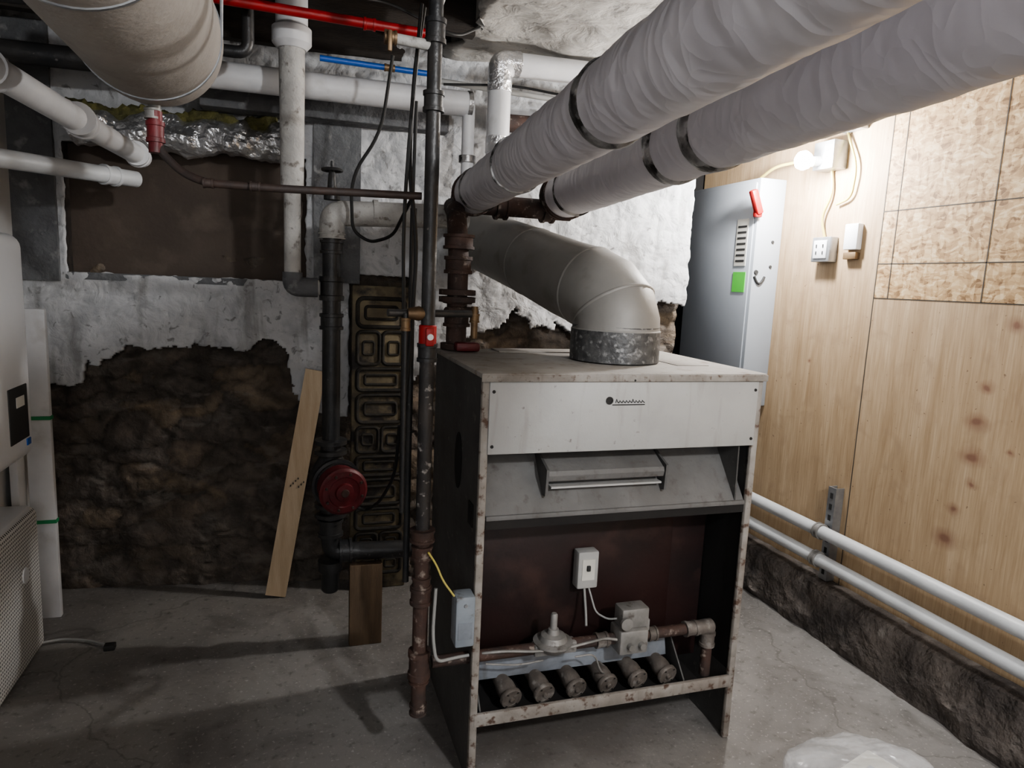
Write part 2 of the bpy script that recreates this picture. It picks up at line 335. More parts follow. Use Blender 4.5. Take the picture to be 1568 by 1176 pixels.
# stone surface
bm=bmesh.new(); cl=bm.verts.layers.float_color.new('Col'); nx,nz_=300,150; g=[]
pal=[(.105,.088,.073),(.135,.108,.085),(.09,.078,.068),(.155,.122,.09),(.12,.10,.085),(.10,.084,.072)]
for i in range(nx+1):
    row=[]
    for j in range(nz_+1):
        x=-1.14+3.02*i/nx; z=1.56*j/nz_
        q=V((x*5+.5*fbm((x,0,z),4,4),0,z*10+.8*fbm((x,5,z),4,4)))
        d,p=noise.voronoi(q); e=min((d[1]-d[0])*1.6,1)
        h=.024*e**.5+.018*fbm((x,2,z),8,6)+.014*fbm((x,9,z),2.2,2)
        vv=bm.verts.new((x,wy(x)+.02-h,z)); row.append(vv)
        c=V(pal[int(abs(math.sin(p[0].x*12.9+p[0].z*78.2))*5.99)])
        patch=fbm((x,3,z),1.8,4)
        c=c*(.60+.40*min(e*2.4,1))*(1+.22*patch)
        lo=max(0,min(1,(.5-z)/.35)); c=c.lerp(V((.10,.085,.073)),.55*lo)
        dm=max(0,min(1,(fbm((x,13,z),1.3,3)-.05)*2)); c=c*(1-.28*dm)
        vv[cl]=(max(c.x,.01),max(c.y,.01),max(c.z,.01),1)
    g.append(row)
for i in range(nx):
    for j in range(nz_): bm.faces.new((g[i][j],g[i+1][j],g[i+1][j+1],g[i][j+1]))
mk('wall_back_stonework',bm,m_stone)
# ragged plaster
edge=[(-1.2,.97),(-1.02,.972),(-.88,.95),(-.86,1.08),(-.7,1.13),(-.3,1.15),(-.1,1.18),(-.02,1.1),(-.01,.98),(.1,.86),(.24,.84),(.55,1.0),(.85,1.25),(1.0,1.34),(1.2,1.29),(1.45,1.24),(1.6,1.40),(1.9,1.43)]
def ed(x):
    for (a,b),(c,d) in zip(edge,edge[1:]):
        if a<=x<=c: return b+(d-b)*(x-a)/(c-a+1e-9)
    return 1
bm=bmesh.new(); nx,nz_=400,230; g={}
for i in range(nx+1):
    for j in range(nz_+1):
        x=-1.14+3.02*i/nx; z=.8+1.72*j/nz_
        g[i,j]=V((x,wy(x)-.045-.012*fbm((x,7,z),4,5)-.006*fbm((x,1,z),16,4),z))
vs={}
def gv(i,j):
    if (i,j) not in vs: vs[i,j]=bm.verts.new(g[i,j])
    return vs[i,j]
for i in range(nx):
    for j in range(nz_):
        p=g[i,j]
        if p.z>ed(p.x)+.045*fbm((p.x,4,p.z),6,4)+.012*fbm((p.x,8,p.z),30,3):
            if -.91<p.x<.06 and 1.455<p.z<1.99: continue
            if .245<p.x<.53 and p.z<1.50: continue
            bm.faces.new((gv(i,j),gv(i+1,j),gv(i+1,j+1),gv(i,j+1)))
o=mk('wall_back_plaster',bm,m_plaster); md=o.modifiers.new('s','SOLIDIFY'); md.thickness=.03; md.offset=-1
B=Obj('brown_infill_board',(-.43,3.35,1.7))
def wp(x0,x1,z0,z1,f,b): return prism([(x0,wy(x0)-f),(x1,wy(x1)-f),(x1,wy(x1)+b),(x0,wy(x0)+b)],'z',z0,z1)
B.add('board',wp(-.93,.08,1.44,2.0,.005,.02),m_board,False)
B.add('frame_left',wp(-.935,-.905,1.44,2.0,.065,.01),m_joist,False)
B.add('sill',wp(-.93,.09,1.43,1.46,.075,.01),m_gray,False)
for k,(a,b,z0,z1) in enumerate(((-1.1,-.935,1.42,2.45),(.09,.29,1.46,2.3))):
    mk('trim_%d'%(k+1),wp(a,b,z0,z1,.10,0),m_gray,False)
# right wall sheathing
PX=2.30
mk('wall_right_plywood_lower',box((PX,-1.8,.24),(2.33,2.268,1.498)),m_ply,False)
mk('wall_right_plywood_far',box((PX,2.272,.24),(2.33,3.6,CZ)),m_ply,False)
mk('wall_right_osb',box((PX,-1.8,1.502),(2.33,2.268,CZ)),m_osb,False)
bm=None
for y in (2.20,1.80,1.39,.98): bm=box((PX-.001,y-.002,1.502),(PX+.002,y+.002,2.49),bm=bm)
for z in (1.64,1.85): bm=box((PX-.001,-1.0,z-.002),(PX+.002,2.268,z+.002),bm=bm)
bm=box((PX-.001,-1.0,1.498),(PX+.002,2.27,1.5005),bm=bm)
bm=box((PX-.001,2.268,.24),(PX+.002,2.272,2.49),bm=bm)
mk('trim_3',bm,m_seam,False)
# rough curb
bm=bmesh.new(); g=[]; ny=200
prof=[(2.20,0),(2.195,.04),(2.20,.09),(2.205,.14),(2.21,.19),(2.225,.225),(2.26,.24),(2.33,.245)]
for j in range(ny+1):
    y=-1.7+5.3*j/ny; row=[]
    for (x,z) in prof:
        n=.03*fbm((0,y,z*1.5),5,5); row.append(bm.verts.new((x-n if x<2.3 else x,y,z+(0 if z<.01 else .012*fbm((1,y,z),7,3)))))
    row.append(bm.verts.new((2.33,y,0))); g.append(row)
for j in range(ny):
    for k in range(len(g[0])): bm.faces.new((g[j][k],g[j+1][k],g[j+1][(k+1)%len(g[0])],g[j][(k+1)%len(g[0])]))
mk('baseboard_right',bm,m_clad)
# ---------------------------------------------------------------- boiler
X0,X1,Y0,Y1,ZT=.495,1.405,1.775,2.42,1.25
B=Obj('gas_boiler',(.95,2.1,0))
B.add('left_side',box((X0,Y0+.012,0),(X0+.008,Y1,ZT-.012)),m_bs,False)
B.add('right_side',box((X1-.008,Y0+.012,0),(X1,Y1,ZT-.012)),m_bs,False)
B.add('back_panel',box((X0+.008,Y1-.01,.03),(X1-.008,Y1,ZT-.012)),m_bs,False)
B.add('left_front_post',box((X0-.003,Y0,0),(X0+.022,Y0+.02,ZT-.012),.008),m_edge)
B.add('right_front_post',box((X1-.022,Y0,0),(X1+.003,Y0+.02,ZT-.012),.008),m_edge)
B.add('top_panel',box((X0-.008,Y0-.01,ZT-.014),(X1+.008,Y1+.005,ZT+.002),.006),m_bt)
bm=box((X0+.2,2.30,ZT+.002),(X1-.15,2.41,ZT+.006),.001); bm=box((1.2,1.95,ZT+.002),(1.32,2.3,ZT+.004),.001,bm); B.add('top_plates',bm,m_bt)
bm=box((X0-.008,Y0-.012,ZT-.022),(X1+.008,Y0-.006,ZT-.002),.002); B.add('top_lip',bm,m_edge)
B.add('header_panel',box((X0+.018,Y0-.004,1.022),(X1-.018,Y0+.008,ZT-.022),.003),m_bl)
bm=None
for x in (X0+.03,X1-.03):
    for z in (1.045,1.2): bm=lathe((x,Y0-.004,z),(0,-1,0),[(0,.005),(.003,.004)],12,bm)
bm=lathe((.95,Y0-.01,1.232),(0,-1,0),[(0,.004),(.003,.003)],10,bm)
B.add('header_screws',bm,m_wire)
bm=lathe((.875,Y0-.004,1.172),(0,-1,0),[(0,.0115),(.003,.0115),(.003,.007),(.0015,.007)],24)
for k in range(9):
    x=.895+k*.0105; hh=.011 if k in(0,5) else .007
    bm=sweep([(x,Y0-.005,1.165),(x+.003,Y0-.005,1.165+hh),(x+.006,Y0-.005,1.168),(x+.0105,Y0-.005,1.165)],.0012,6,True,bm)
bm=box((.885,Y0-.006,1.158),(.99,Y0-.004,1.1605),0,bm)
B.add('nameplate_script',bm,m_wire)
xa,xb=X0+.024,X1-.024
B.add('hood_slope',prism([(1.93,1.022),(1.935,1.022),(1.79,.838),(1.785,.838)],'x',xa,xb),m_bg,False)
B.add('hood_lip',box((xa,1.778,.826),(xb,1.796,.84),.002),m_bg)
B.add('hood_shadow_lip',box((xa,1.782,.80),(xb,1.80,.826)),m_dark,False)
bm=prism([(1.92,1.015),(1.925,1.02),(1.80,.955),(1.798,.948)],'x',.71,1.09)
bm=prism([(1.795,.945),(1.80,.958),(1.803,.93),(1.80,.928)],'x',.71,1.09,bm)
B.add('relief_louver',bm,m_bg,False)
bm=prism([(1.93,1.02),(1.79,.965),(1.795,.885),(1.83,.88)],'x',.700,.708); bm=prism([(1.93,1.02),(1.79,.965),(1.795,.885),(1.83,.88)],'x',1.092,1.10,bm)
bm=prism([(1.935,1.02),(1.79,1.02),(1.785,.84)],'x',xb-.035,xb-.03,bm)
B.add('louver_brackets',bm,m_bs,False)
bm=box((.72,1.80,.905),(1.085,1.86,.911)); B.add('louver_shelf',bm,m_bl,False)
# interior
B.add('interior_back',box((xa,2.25,.03),(xb,2.26,.85)),m_dark,False)
B.add('burner_access_panel',box((X0+.03,1.95,.33),(1.235,1.96,.82),.004),m_mar)
B.add('interior_heat_shield',box((1.235,1.98,.2),(xb,1.99,.82)),m_mar,False)
bm=box((X0+.0085,1.80,.24),(X0+.011,1.95,.82)); bm=box((X1-.011,1.80,.24),(X1-.0085,1.99,.82),0,bm); B.add('dark_inner_sides',bm,m_dark,False)  # near-black liners on the inner side walls
bm=box((.53,1.925,.80),(1.3,1.95,.812)); B.add('panel_flange',bm,m_dark,False)
B.add('flame_shield',box((.53,1.885,.275),(1.20,1.891,.345),.002,rot=Matrix.Rotation(math.radians(-15),3,'X')),m_shield)
B.add('burner_tray',box((.52,1.80,.195),(1.30,2.25,.203)),m_dark,False)
bm=prism([(1.80,.205),(1.80,.225),(1.90,.33),(1.93,.33),(1.93,.205)],'x',.528,.533)
bm=prism([(1.80,.205),(1.80,.225),(1.90,.33),(1.93,.33),(1.93,.205)],'x',1.225,1.23,bm); B.add('tray_sides',bm,m_bs,False)
bt=None; bf=None; bo=None
for k in range(6):
    x=.632+.108*k; p=V((x,1.808,.243)); q=V((x-.035,2.02,.298)); ax=(p-q).normalized()
    bt=lathe(q,ax,[(0,.024),(.10,.024),(.15,.025),(.17,.030),(.19,.030),(.20,.027),((p-q).length,.027)],22,bt)
    bf=lathe(p,ax,[(-.012,.035),(-.002,.035),(.001,.033),(.001,.024),(-.003,.022),(-.003,.009),(.006,.008),(.008,.003)],22,bf)
    s=ax.cross(V((0,0,1))).normalized(); u=s.cross(ax)
    for a in (.9,2.2,4.0,5.3):
        c=p+s*math.cos(a)*.028+u*math.sin(a)*.028+ax*.0015; bo=box(c-V((.003,.001,.002)),c+V((.003,.001,.002)),0,bo)
B.add('burner_tubes',bt,m_burn); B.add('air_shutters',bf,m_burn); B.add('shutter_openings',bo,m_dark,False)
B.add('front_rail',box((X0+.01,Y0-.002,.192),(X1-.01,Y0+.012,.232),.003),m_edge)
B.add('rear_rail',box((X0+.01,2.24,.03),(X1-.01,2.25,.2)),m_bs,False)
bm=lathe((X0-.001,2.03,.94),(-1,0,0),[(0,.045),(.002,.045),(.003,.04)],28)
for v in bm.verts: v.co.z=.94+(v.co.z-.94)*2.0
B.add('side_knockout',bm,m_dark)
bm=box((X0-.004,1.83,.79),(X0,1.88,.86),.002); B.add('side_slot',bm,m_dark)
bm=box((X1,1.85,.96),(X1+.025,1.95,.985),.003); bm=box((X1+.015,1.84,.95),(X1+.03,1.87,1.0),.003,bm); B.add('right_latch',bm,m_steel)
# ---- gas train
G=Obj('gas_valve_manifold',(.9,1.83,.385))
zm=.388; ym=1.83
G.add('manifold_pipe',pipe([(.385,ym,zm),(1.325,ym,zm),(1.325,ym,.215)],.018,.02),m_rust)
bm=collar((1.255,ym,zm),(1,0,0),.026,.045); bm=collar((1.325,ym,.345),(0,0,1),.026,.05,bm); bm=lathe((1.305,ym,zm),(1,0,0),[(-.03,.024),(.03,.025),(.04,.014)],20,bm)
bm=collar((1.11,ym,zm),(1,0,0),.024,.03,bm); bm=collar((.93,ym,zm),(1,0,0),.025,.04,bm); G.add('fittings',bm,m_burn)
bm=lathe((.765,ym,.372),(0,0,1),[(0,.03),(.012,.045),(.03,.062),(.036,.062),(.04,.045),(.055,.038),(.06,.02),(.075,.016),(.076,.011),(.12,.011),(.125,.008)],28)
bm=box((.70,ym-.02,.368),(.84,ym+.02,.405),.006,bm); G.add('pressure_regulator',bm,m_zinc)
bm=box((.975,ym-.045,.35),(1.075,ym+.035,.43),.008); bm=box((.985,ym-.03,.43),(1.08,ym+.03,.495),.006,bm); bm=lathe((.99,ym-.045,.46),(0,-1,0),[(0,.02),(.01,.02),(.011,.012)],20,bm)
bm=lathe((1.01,ym-.045,.38),(0,-1,0),[(0,.012),(.014,.01)],16,bm); bm=lathe((1.05,ym-.045,.38),(0,-1,0),[(0,.012),(.014,.01)],16,bm); bm=box((1.075,ym-.02,.41),(1.09,ym+.02,.45),.003,bm)
G.add('combination_gas_valve',bm,m_zinc)
bm=sweep(fillet([(.535,1.82,.40),(.60,1.80,.41),(.70,1.80,.395),(.80,1.79,.40),(.93,1.80,.41),(.97,1.80,.40)],.03),.0045,8); bm=sweep(fillet([(.83,1.80,.36),(.89,1.79,.37),(.92,1.80,.30),(.95,1.83,.27)],.03),.003,8,True,bm)
bm=sweep(fillet([(.545,1.81,.37),(.64,1.79,.365),(.72,1.79,.37)],.03),.003,8,True,bm)
G.add('pilot_tubing',bm,m_zinc)
T=Obj('control_junction_box',(.89,1.92,.6))
T.add('box',box((.868,1.90,.53),(.940,1.945,.655),.006),m_jb); T.add('label',box((.882,1.898,.56),(.926,1.901,.63)),m_label,False); T.add('toggle',box((.897,1.891,.592),(.909,1.90,.61),.002),m_ink)
bm=sweep(fillet([(.90,1.915,.53),(.895,1.88,.46),(.885,1.85,.43)],.02),.004,8); bm=sweep(fillet([(.915,1.915,.53),(.925,1.87,.46),(.955,1.84,.45),(.975,1.82,.46)],.02),.003,8,True,bm); T.add('leads',bm,m_wiregray)
A=Obj('aquastat_box',(.455,1.75,.56))
A.add('housing',box((.43,1.735,.475),(.486,1.795,.625),.006),mat('aquastat_gray',(.23,.255,.285),(.17,.195,.22),ns=10,rough=.5,bump=.1,spot=(.10,.09,.08),ss=20,sp=(.6,.7)))
A.add('label',box((.438,1.7335,.50),(.478,1.736,.55)),m_shield,False); A.add('faceplate_screw',lathe((.458,1.735,.60),(0,-1,0),[(0,.006),(.003,.005)],12),m_steel)
bm=sweep(fillet([(.43,1.76,.62),(.40,1.78,.66),(.385,1.80,.70),(.36,1.80,.74)],.03),.003,8); A.add('yellow_lead',bm,m_yel)
bm=sweep(fillet([(.385,1.80,.63),(.375,1.78,.5),(.385,1.77,.42),(.44,1.795,.412),(.489,1.80,.412)],.04),.005,10); A.add('armored_lead',bm,m_wiregray)
# ---------------------------------------------------------------- flue
F=Obj('flue_vent_pipe',(1.03,2.1,1.25))
F.add('collar',lathe((1.035,2.085,ZT+.0065),(0,0,1),[(0,.150),(.10,.150),(.102,.146),(.115,.146)],40),m_collar)
pth=[(1.035,2.085,1.355),(1.035,2.085,1.38),(1.030,2.10,1.425),(1.014,2.145,1.467),(.99,2.215,1.495),(.958,2.33,1.52),(.915,2.60,1.58),(.81,3.18,1.70)]
rr_=[.147,.146,.145,.143,.141,.138,.134,.132]
F.add('duct',sweep(pth,rr_,40),m_flue)
bm=None
for i in (0,2,4,6):
    p=V(pth[i]); d=(V(pth[i+1])-V(pth[max(i-1,0)])).normalized(); r=rr_[i]
    bm=lathe(p,d,[(-.006,r),(-.002,r+.0028),(.002,r+.0028),(.006,r)],40,bm)
F.add('gore_seams',bm,m_flue)
# ---------------------------------------------------------------- big wrapped pipes
def wrapfun(seed,amp=.003):
    return lambda p,i,a: amp*fbm((p.x*1.0+seed,p.y*1.9,p.z*.8),11,2)
def bigpipe(name,xe,ye,ze,k,bands,seed,r,kz):
    O=Obj(name,(xe,ye,ze)); L=int((ye+1.5)/.018); pts=[]
    for i in range(L+1):
        y=ye-.05-(ye+1.5)*i/L; pts.append((xe-k*(ye-y),y,ze+kz*(ye-y)))
    O.add('wrap',sweep(pts,r,44,True,None,wrapfun(seed)),m_wrap)
    ax=V((k,1,-kz)).normalized()
    bm=None
    for yb,w in bands:
        c=V((xe-k*(ye-yb),yb,ze+kz*(ye-yb)))
        ps=[c+ax*(w*(t/6-.5)) for t in range(7)]
        bm=sweep(ps,[r-.002,r+.003,r+.005,r+.0055,r+.004,r+.004,r-.002],56,False,bm,lambda p,i,a:.003*fbm((p.x,p.y,p.z),25,3))
    O.add('tape_bands',bm,m_tape)
    bm=collar((xe,ye-.03,ze),ax,r+.008,.04); bm=collar((xe,ye+.02,ze),ax,r-.005,.05,bm); O.add('grooved_coupling',bm,m_rust)
    return O
P1=bigpipe('wrapped_steam_pipe',.656,2.62,1.825,.07,[(1.19,.04),(2.45,.02),(1.9,.006)],1,.076,.004)
P2=bigpipe('wrapped_steam_pipe',1.03,2.62,1.85,.074,[(1.64,.06),(1.44,.055),(2.45,.015)],8,.091,.018)
H=Obj('heating_header_pipe',(.4,2.72,1.73))
H.add('insulated_run',sweep(fillet([(.141,2.70,1.635),(.141,2.70,1.725),(.66,2.70,1.745)],.07,8),.046,24,True,None,wrapfun(3,.002)),m_pvc2)
bm=collar((.141,2.70,1.64),(0,0,1),.05,.02); bm=collar((.30,2.70,1.735),(1,0,0),.05,.02,bm,False); H.add('elbow_beads',bm,m_pvc2)
H.add('header_crossover',pipe([(.60,2.71,1.80),(1.10,2.71,1.80)],.04),m_rust)
bm=collar((.63,2.71,1.79),(1,0,0),.075,.04); bm=collar((.80,2.71,1.80),(1,0,0),.055,.05,bm); bm=collar((1.0,2.71,1.80),(1,0,0),.055,.05,bm); H.add('header_flanges',bm,m_rust)
H.add('supply_riser',pipe([(.555,2.38,1.255),(.555,2.38,1.60),(.57,2.50,1.74),(.60,2.70,1.78)],.036,.05),m_rust)
bm=lathe((.555,2.38,1.255),(0,0,1),[(0,.055),(.02,.055),(.021,.04)],24)
for z,r,l in ((1.36,.048,.05),(1.43,.065,.02),(1.455,.065,.02),(1.55,.05,.06),(1.63,.055,.05)): bm=collar((.555,2.38,z),(0,0,1),r,l,bm,l>.03)
bm=box((.51,2.335,1.415),(.60,2.42,1.425),.004,bm)
H.add('riser_fittings',bm,m_rust)
H.add('tee_branch',pipe([(.50,2.30,1.39),(.62,2.36,1.39)],.016),m_rust)
bm=box((.535,2.28,1.255),(.62,2.33,1.285),.008); H.add('low_water_cutoff_red',bm,m_redpump)
bm=sweep([(.60,2.30,1.30),(.60,2.30,1.41)],.012,14); bm=collar((.60,2.30,1.37),(0,0,1),.018,.03,bm); H.add('relief_valve',bm,m_brass)
# ---------------------------------------------------------------- return pipe + pump
R=Obj('return_riser_pipe',(.141,2.70,.9))
R.add('riser',pipe([(.141,2.70,.80),(.141,2.70,1.63)],.034),m_black)
bm=collar((.141,2.70,1.32),(0,0,1),.045,.06); bm=collar((.141,2.70,1.445),(0,0,1),.046,.09,bm); bm=collar((.141,2.70,1.60),(0,0,1),.044,.05,bm)
bm=lathe((.141,2.70,.83),(0,0,1),[(-.03,.05),(-.028,.062),(-.012,.062),(-.01,.04),(.01,.04),(.012,.062),(.028,.062),(.03,.04)],24,bm)
R.add('fittings',bm,m_black)
R.add('lower_run',pipe([(.141,2.70,.57),(.141,2.70,.395),(.62,2.68,.385)],.036,.045),m_black)
bm=collar((.141,2.70,.50),(0,0,1),.05,.07); bm=collar((.20,2.70,.395),(1,0,0),.05,.05,bm); bm=lathe((.141,2.70,.36),(0,0,-1),[(0,.048),(.04,.048),(.041,.036),(.12,.036),(.13,.03)],24,bm)
bm=lathe((.141,2.70,.575),(0,0,1),[(-.03,.05),(-.028,.062),(-.012,.062),(-.01,.04),(.01,.04),(.012,.062),(.028,.062),(.03,.04)],24,bm)
R.add('elbow_fittings',bm,m_black)
P=Obj('circulator_pump',(.16,2.62,.70))
bm=lathe((.141,2.70,.70),(0,0,1),[(-.093,.04),(-.06,.055),(-.02,.08),(.03,.08),(.07,.055),(.098,.04)],28)
P.add('volute',bm,m_black)
pa=V((.22,-1,-.06))
def pp(t): return V((.155,2.68,.695))+pa.normalized()*t
bm=lathe(pp(0),pa,[(0,.085),(.02,.098),(.035,.098),(.037,.088),(.05,.088)],40); P.add('flange',bm,m_black)
bm=lathe(pp(.05),pa,[(0,.082),(.055,.086),(.06,.092),(.075,.092),(.079,.086),(.085,.082),(.086,.060),(.082,.057),(.083,.036),(.094,.033),(.096,.018)],44); P.add('motor_can',bm,m_redpump)
bm=lathe(pp(.146),pa,[(0,.016),(.004,.014)],20); P.add('nameplate',bm,m_rust)
bm=None; sx=pa.normalized().cross(V((0,0,1))).normalized(); sz=sx.cross(pa.normalized())
for a in range(8):
    an=a*math.pi/4+.3; bm=lathe(pp(.136)+sx*.072*math.cos(an)+sz*.072*math.sin(an),pa,[(0,.006),(.006,.005)],8,bm)
P.add('bolts',bm,m_rust)
bm=sweep(fillet([(.21,2.60,.62),(.27,2.58,.60),(.31,2.5,.66),(.345,2.36,.80),(.345,2.28,1.0)],.08),.006,8); P.add('power_cord',bm,m_wire)
W=Obj('gate_valve',(.141,2.70,1.82))
bm=lathe((.141,2.70,1.772),(0,0,1),[(0,.03),(.03,.03),(.04,.018),(.09,.014),(.12,.006),(.14,.006)],20); W.add('bonnet',bm,m_black)
bm=sweep([(.141+.035*math.cos(a*math.pi/12),2.70+.035*math.sin(a*math.pi/12),1.88) for a in range(25)],.006,8,False)
for a in range(3): bm=sweep([(.141,2.70,1.88),(.141+.035*math.cos(a*2.09),2.70+.035*math.sin(a*2.09),1.88)],.004,6,True,bm)
W.add('handwheel',bm,m_black)
K=Obj('wood_support_block',(.28,2.68,0))
K.add('block',box((.215,2.655,.0),(.345,2.70,.345),.003),m_wood2)
L=Obj('leaning_pine_board',(0,3.2,0))
a=V((-.08,3.17,.0)); b=V((.10,3.225,1.05)); d=(b-a); up=d.normalized(); side=V((1,-.1,0)); side=(side-up*side.dot(up)).normalized(); nn=up.cross(side)
bm=bmesh.new(); vs_=[]
for t in (a,b):
    for sx_,sy in ((-1,-1),(1,-1),(1,1),(-1,1)): vs_.append(bm.verts.new(t+side*.045*sx_+nn*.012*sy+V((0,0,.01))))
for f in ((0,1,2,3),(4,5,6,7),(0,1,5,4),(1,2,6,5),(2,3,7,6),(3,0,4,7)): bm.faces.new([vs_[i] for i in f])
L.add('board',bm,m_wood,False)
bm=None
for k in range(7):
    c=a.lerp(b,.5+.012*(k%4))+side*(-.02+.009*k)-nn*.0145*(1 if nn.y>0 else -1)
    bm=box(c-V((.003,.001,.004)),c+V((.002,.001,.004)),0,bm)
L.add('pencil_marks',bm,m_ink,False)
# tan embossed panel
E=Obj('embossed_cast_iron_section',(.39,3.19,.7))
yp=wy(.39)-.115
E.add('panel',box((.255,yp,.0),(.52,yp+.035,1.455),.008),m_tan)
def ring(x0,x1,z0,z1,w,y,bm):
    r=min(x1-x0,z1-z0)*.22; pts=[]
    for cx,cz,a0 in ((x1-r,z1-r,0),(x0+r,z1-r,90),(x0+r,z0+r,180),(x1-r,z0+r,270)):
        for k in range(5): a_=math.radians(a0+k*22.5); pts.append((cx+r*math.cos(a_),y,cz+r*math.sin(a_)))
    pts.append(pts[0]); pts.append(pts[1]); return sweep(pts,w,8,False,bm)
bm=None; z=.08
pat=[(.09,2),(.09,2),(.10,1),(.12,1),(.09,1),(.12,2),(.13,1),(.10,1),(.15,2),(.13,1),(.10,1)]
for h,n in pat:
    if z+h>1.44: break
    if n==1:
        bm=ring(.28,.495,z,z+h,.010,yp,bm); bm=ring(.315,.46,z+h*.28,z+h*.72,.007,yp,bm)
    else:
        bm=ring(.28,.38,z,z+h,.009,yp,bm); bm=ring(.395,.495,z,z+h,.009,yp,bm); bm=ring(.305,.355,z+h*.3,z+h*.7,.006,yp,bm); bm=ring(.42,.47,z+h*.3,z+h*.7,.006,yp,bm)
    z+=h+.022
E.add('embossing',bm,m_tandk)
# ---------------------------------------------------------------- gas riser
Q=Obj('gas_riser_pipe',(.348,1.83,1.2))
rx,ry=.348,1.83
Q.add('upper_pipe',pipe([(rx,ry,1.33),(rx,ry,2.5)],.019),m_black)
Q.add('lower_pipe',pipe([(rx,ry,.235),(rx,ry,1.33)],.0205),m_blackp)
bm=None
for z,r,l in ((.245,.026,.03),(.388,.033,.085),(.60,.032,.05),(.64,.028,.03),(.73,.031,.04),(.78,.036,.035),(.345,.03,.03)): bm=collar((rx,ry,z),(0,0,1),r,l,bm)
bm=pipe([(rx,ry,.235),(rx,ry,.80)],.022,0,20,bm); Q.add('rusty_fittings',bm,m_rust)
bm=None
for z,l in ((1.30,.05),(1.95,.05),(2.12,.06),(2.30,.05)): bm=collar((rx,ry,z),(0,0,1),.028,l,bm)
bm=lathe((rx,ry,2.38),(0,0,1),[(0,.03),(.02,.045),(.1,.045)],20,bm); Q.add('couplings',bm,m_black)
bm=lathe((rx-.055,ry,1.405),(1,0,0),[(0,.014),(.03,.02),(.05,.014)],16); bm=collar((rx-.06,ry,1.375),(0,0,1),.014,.035,bm); Q.add('brass_valve_body',bm,m_brass)
bm=box((rx-.012,ry-.04,1.32),(rx+.012,ry-.028,1.37),.005); bm=lathe((rx,ry-.018,1.345),(0,-1,0),[(0,.010),(.02,.010)],12,bm); bm=collar((rx,ry,1.345),(0,0,1),.024,.06,bm,False); Q.add('red_handle',bm,m_red)
Q.add('handle_disc',lathe((rx,ry-.040,1.345),(0,-1,0),[(0,.009),(.003,.008)],16),m_white)
bm=pipe([(.24,ry,1.405),(.48,ry+.05,1.405)],.010); bm=pipe([(rx-.06,ry,1.405),(rx-.06,ry,.85)],.007,0,12,bm); Q.add('side_branch',bm,m_black)
bm=pipe([(.23,1.83,2.09),(rx,ry,2.085)],.013); Q.add('white_stub',bm,m_pvc2)
bm=collar((.235,1.83,2.09),(1,0,0),.018,.03); bm=box((.225,1.80,2.05),(.236,1.812,2.10),.003,bm); Q.add('stub_valve',bm,m_brass)
N=Obj('slim_conduit',(.375,2.25,1.2))
bm=pipe([(.372,2.25,.45),(.372,2.25,1.72)],.011); N.add('conduit',bm,m_black)
bm=sweep(fillet([(.33,1.9,2.2),(.31,1.9,2.05),(.30,1.92,1.8),(.335,1.95,1.6),(.33,2.0,1.3),(.31,2.0,1.0)],.15),.006,8)
bm=sweep(fillet([(.32,1.88,2.2),(.30,1.9,1.9),(.29,1.92,1.65),(.30,1.95,1.4),(.31,2.0,.9)],.15),.005,8,True,bm)
bm=sweep(fillet([(.34,2.05,2.0),(.335,2.05,1.7),(.345,2.1,1.4),(.35,2.1,1.2)],.15),.005,8,True,bm)
bm=sweep(fillet([(.33,2.5,2.25),(.30,2.55,2.0),(.20,2.6,1.85),(.21,2.62,1.66),(.27,2.6,1.62),(.34,2.5,1.64),(.37,2.3,1.75)],.1),.006,8,True,bm)
N.add('hanging_cables',bm,m_wire)
# ---------------------------------------------------------------- tank + drain
T=Obj('expansion_tank',(-.325,1.6,2.05))
tx,tz=-.325,2.055; tr=.162
prof=[(0,.03),(.008,.10),(.03,.138),(.065,.156),(.11,tr),(1.5,tr),(1.56,.14),(1.58,.05)]
T.add('wrapped_shell',lathe((tx,2.07,tz),(0,-1,0),prof,56),m_tank)
bm=None
for y in (1.90,1.30): bm=lathe((tx,y,tz),(0,-1,0),[(-.004,tr),(-.004,tr+.003),(.004,tr+.003),(.004,tr)],56,bm)
bm=sweep([(tx-tr,1.90,tz),(tx-tr-.01,1.90,2.5)],.004,6,True,bm); bm=sweep([(tx+tr,1.90,tz),(tx+tr+.01,1.90,2.5)],.004,6,True,bm)
T.add('straps',bm,m_steel)
bm=sweep([(tx,1.97,tz-tr-.02),(tx,1.97,tz-tr+.02)],.014,14); bm=collar((tx-.005,1.97,tz-tr-.02),(0,0,1),.02,.025,bm); T.add('drain_fitting',bm,m_zinc)
bm=collar((tx,1.97,1.83),(0,0,1),.022,.05); bm=pipe([(tx,1.97,1.88),(tx,1.97,1.78)],.017,0,16,bm); T.add('red_union',bm,m_redpump)
T.add('drain_line',pipe([(tx,1.97,1.85),(tx+.005,1.97,1.79),(tx+.06,1.95,1.735),(tx+.12,1.92,1.711),(-.05,1.90,1.709),(rx-.02,1.86,1.715)],.010,.04),m_cu)
bm=collar((tx+.125,1.917,1.711),(1,-.05,0),.013,.025); bm=collar((-.09,1.9,1.71),(1,0,0),.013,.025,bm); T.add('line_couplings',bm,m_cu)
D=Obj('white_drop_pipe',(0,2.72,2))
D.add('drop',sweep(fillet([(0,2.70,2.62),(0,2.70,1.446),(.095,2.70,1.446)],.05),.030,24),m_pvc2)
D.add('insulation',sweep([(0,2.70,1.80),(0,2.70,1.81),(0,2.70,2.28)],[.034,.041,.045],24),m_pvc2)
bm=lathe((0,2.70,2.28),(0,0,1),[(0,.05),(.02,.068),(.07,.068),(.08,.055),(.34,.055)],28); D.add('top_fitting',bm,m_pvc)
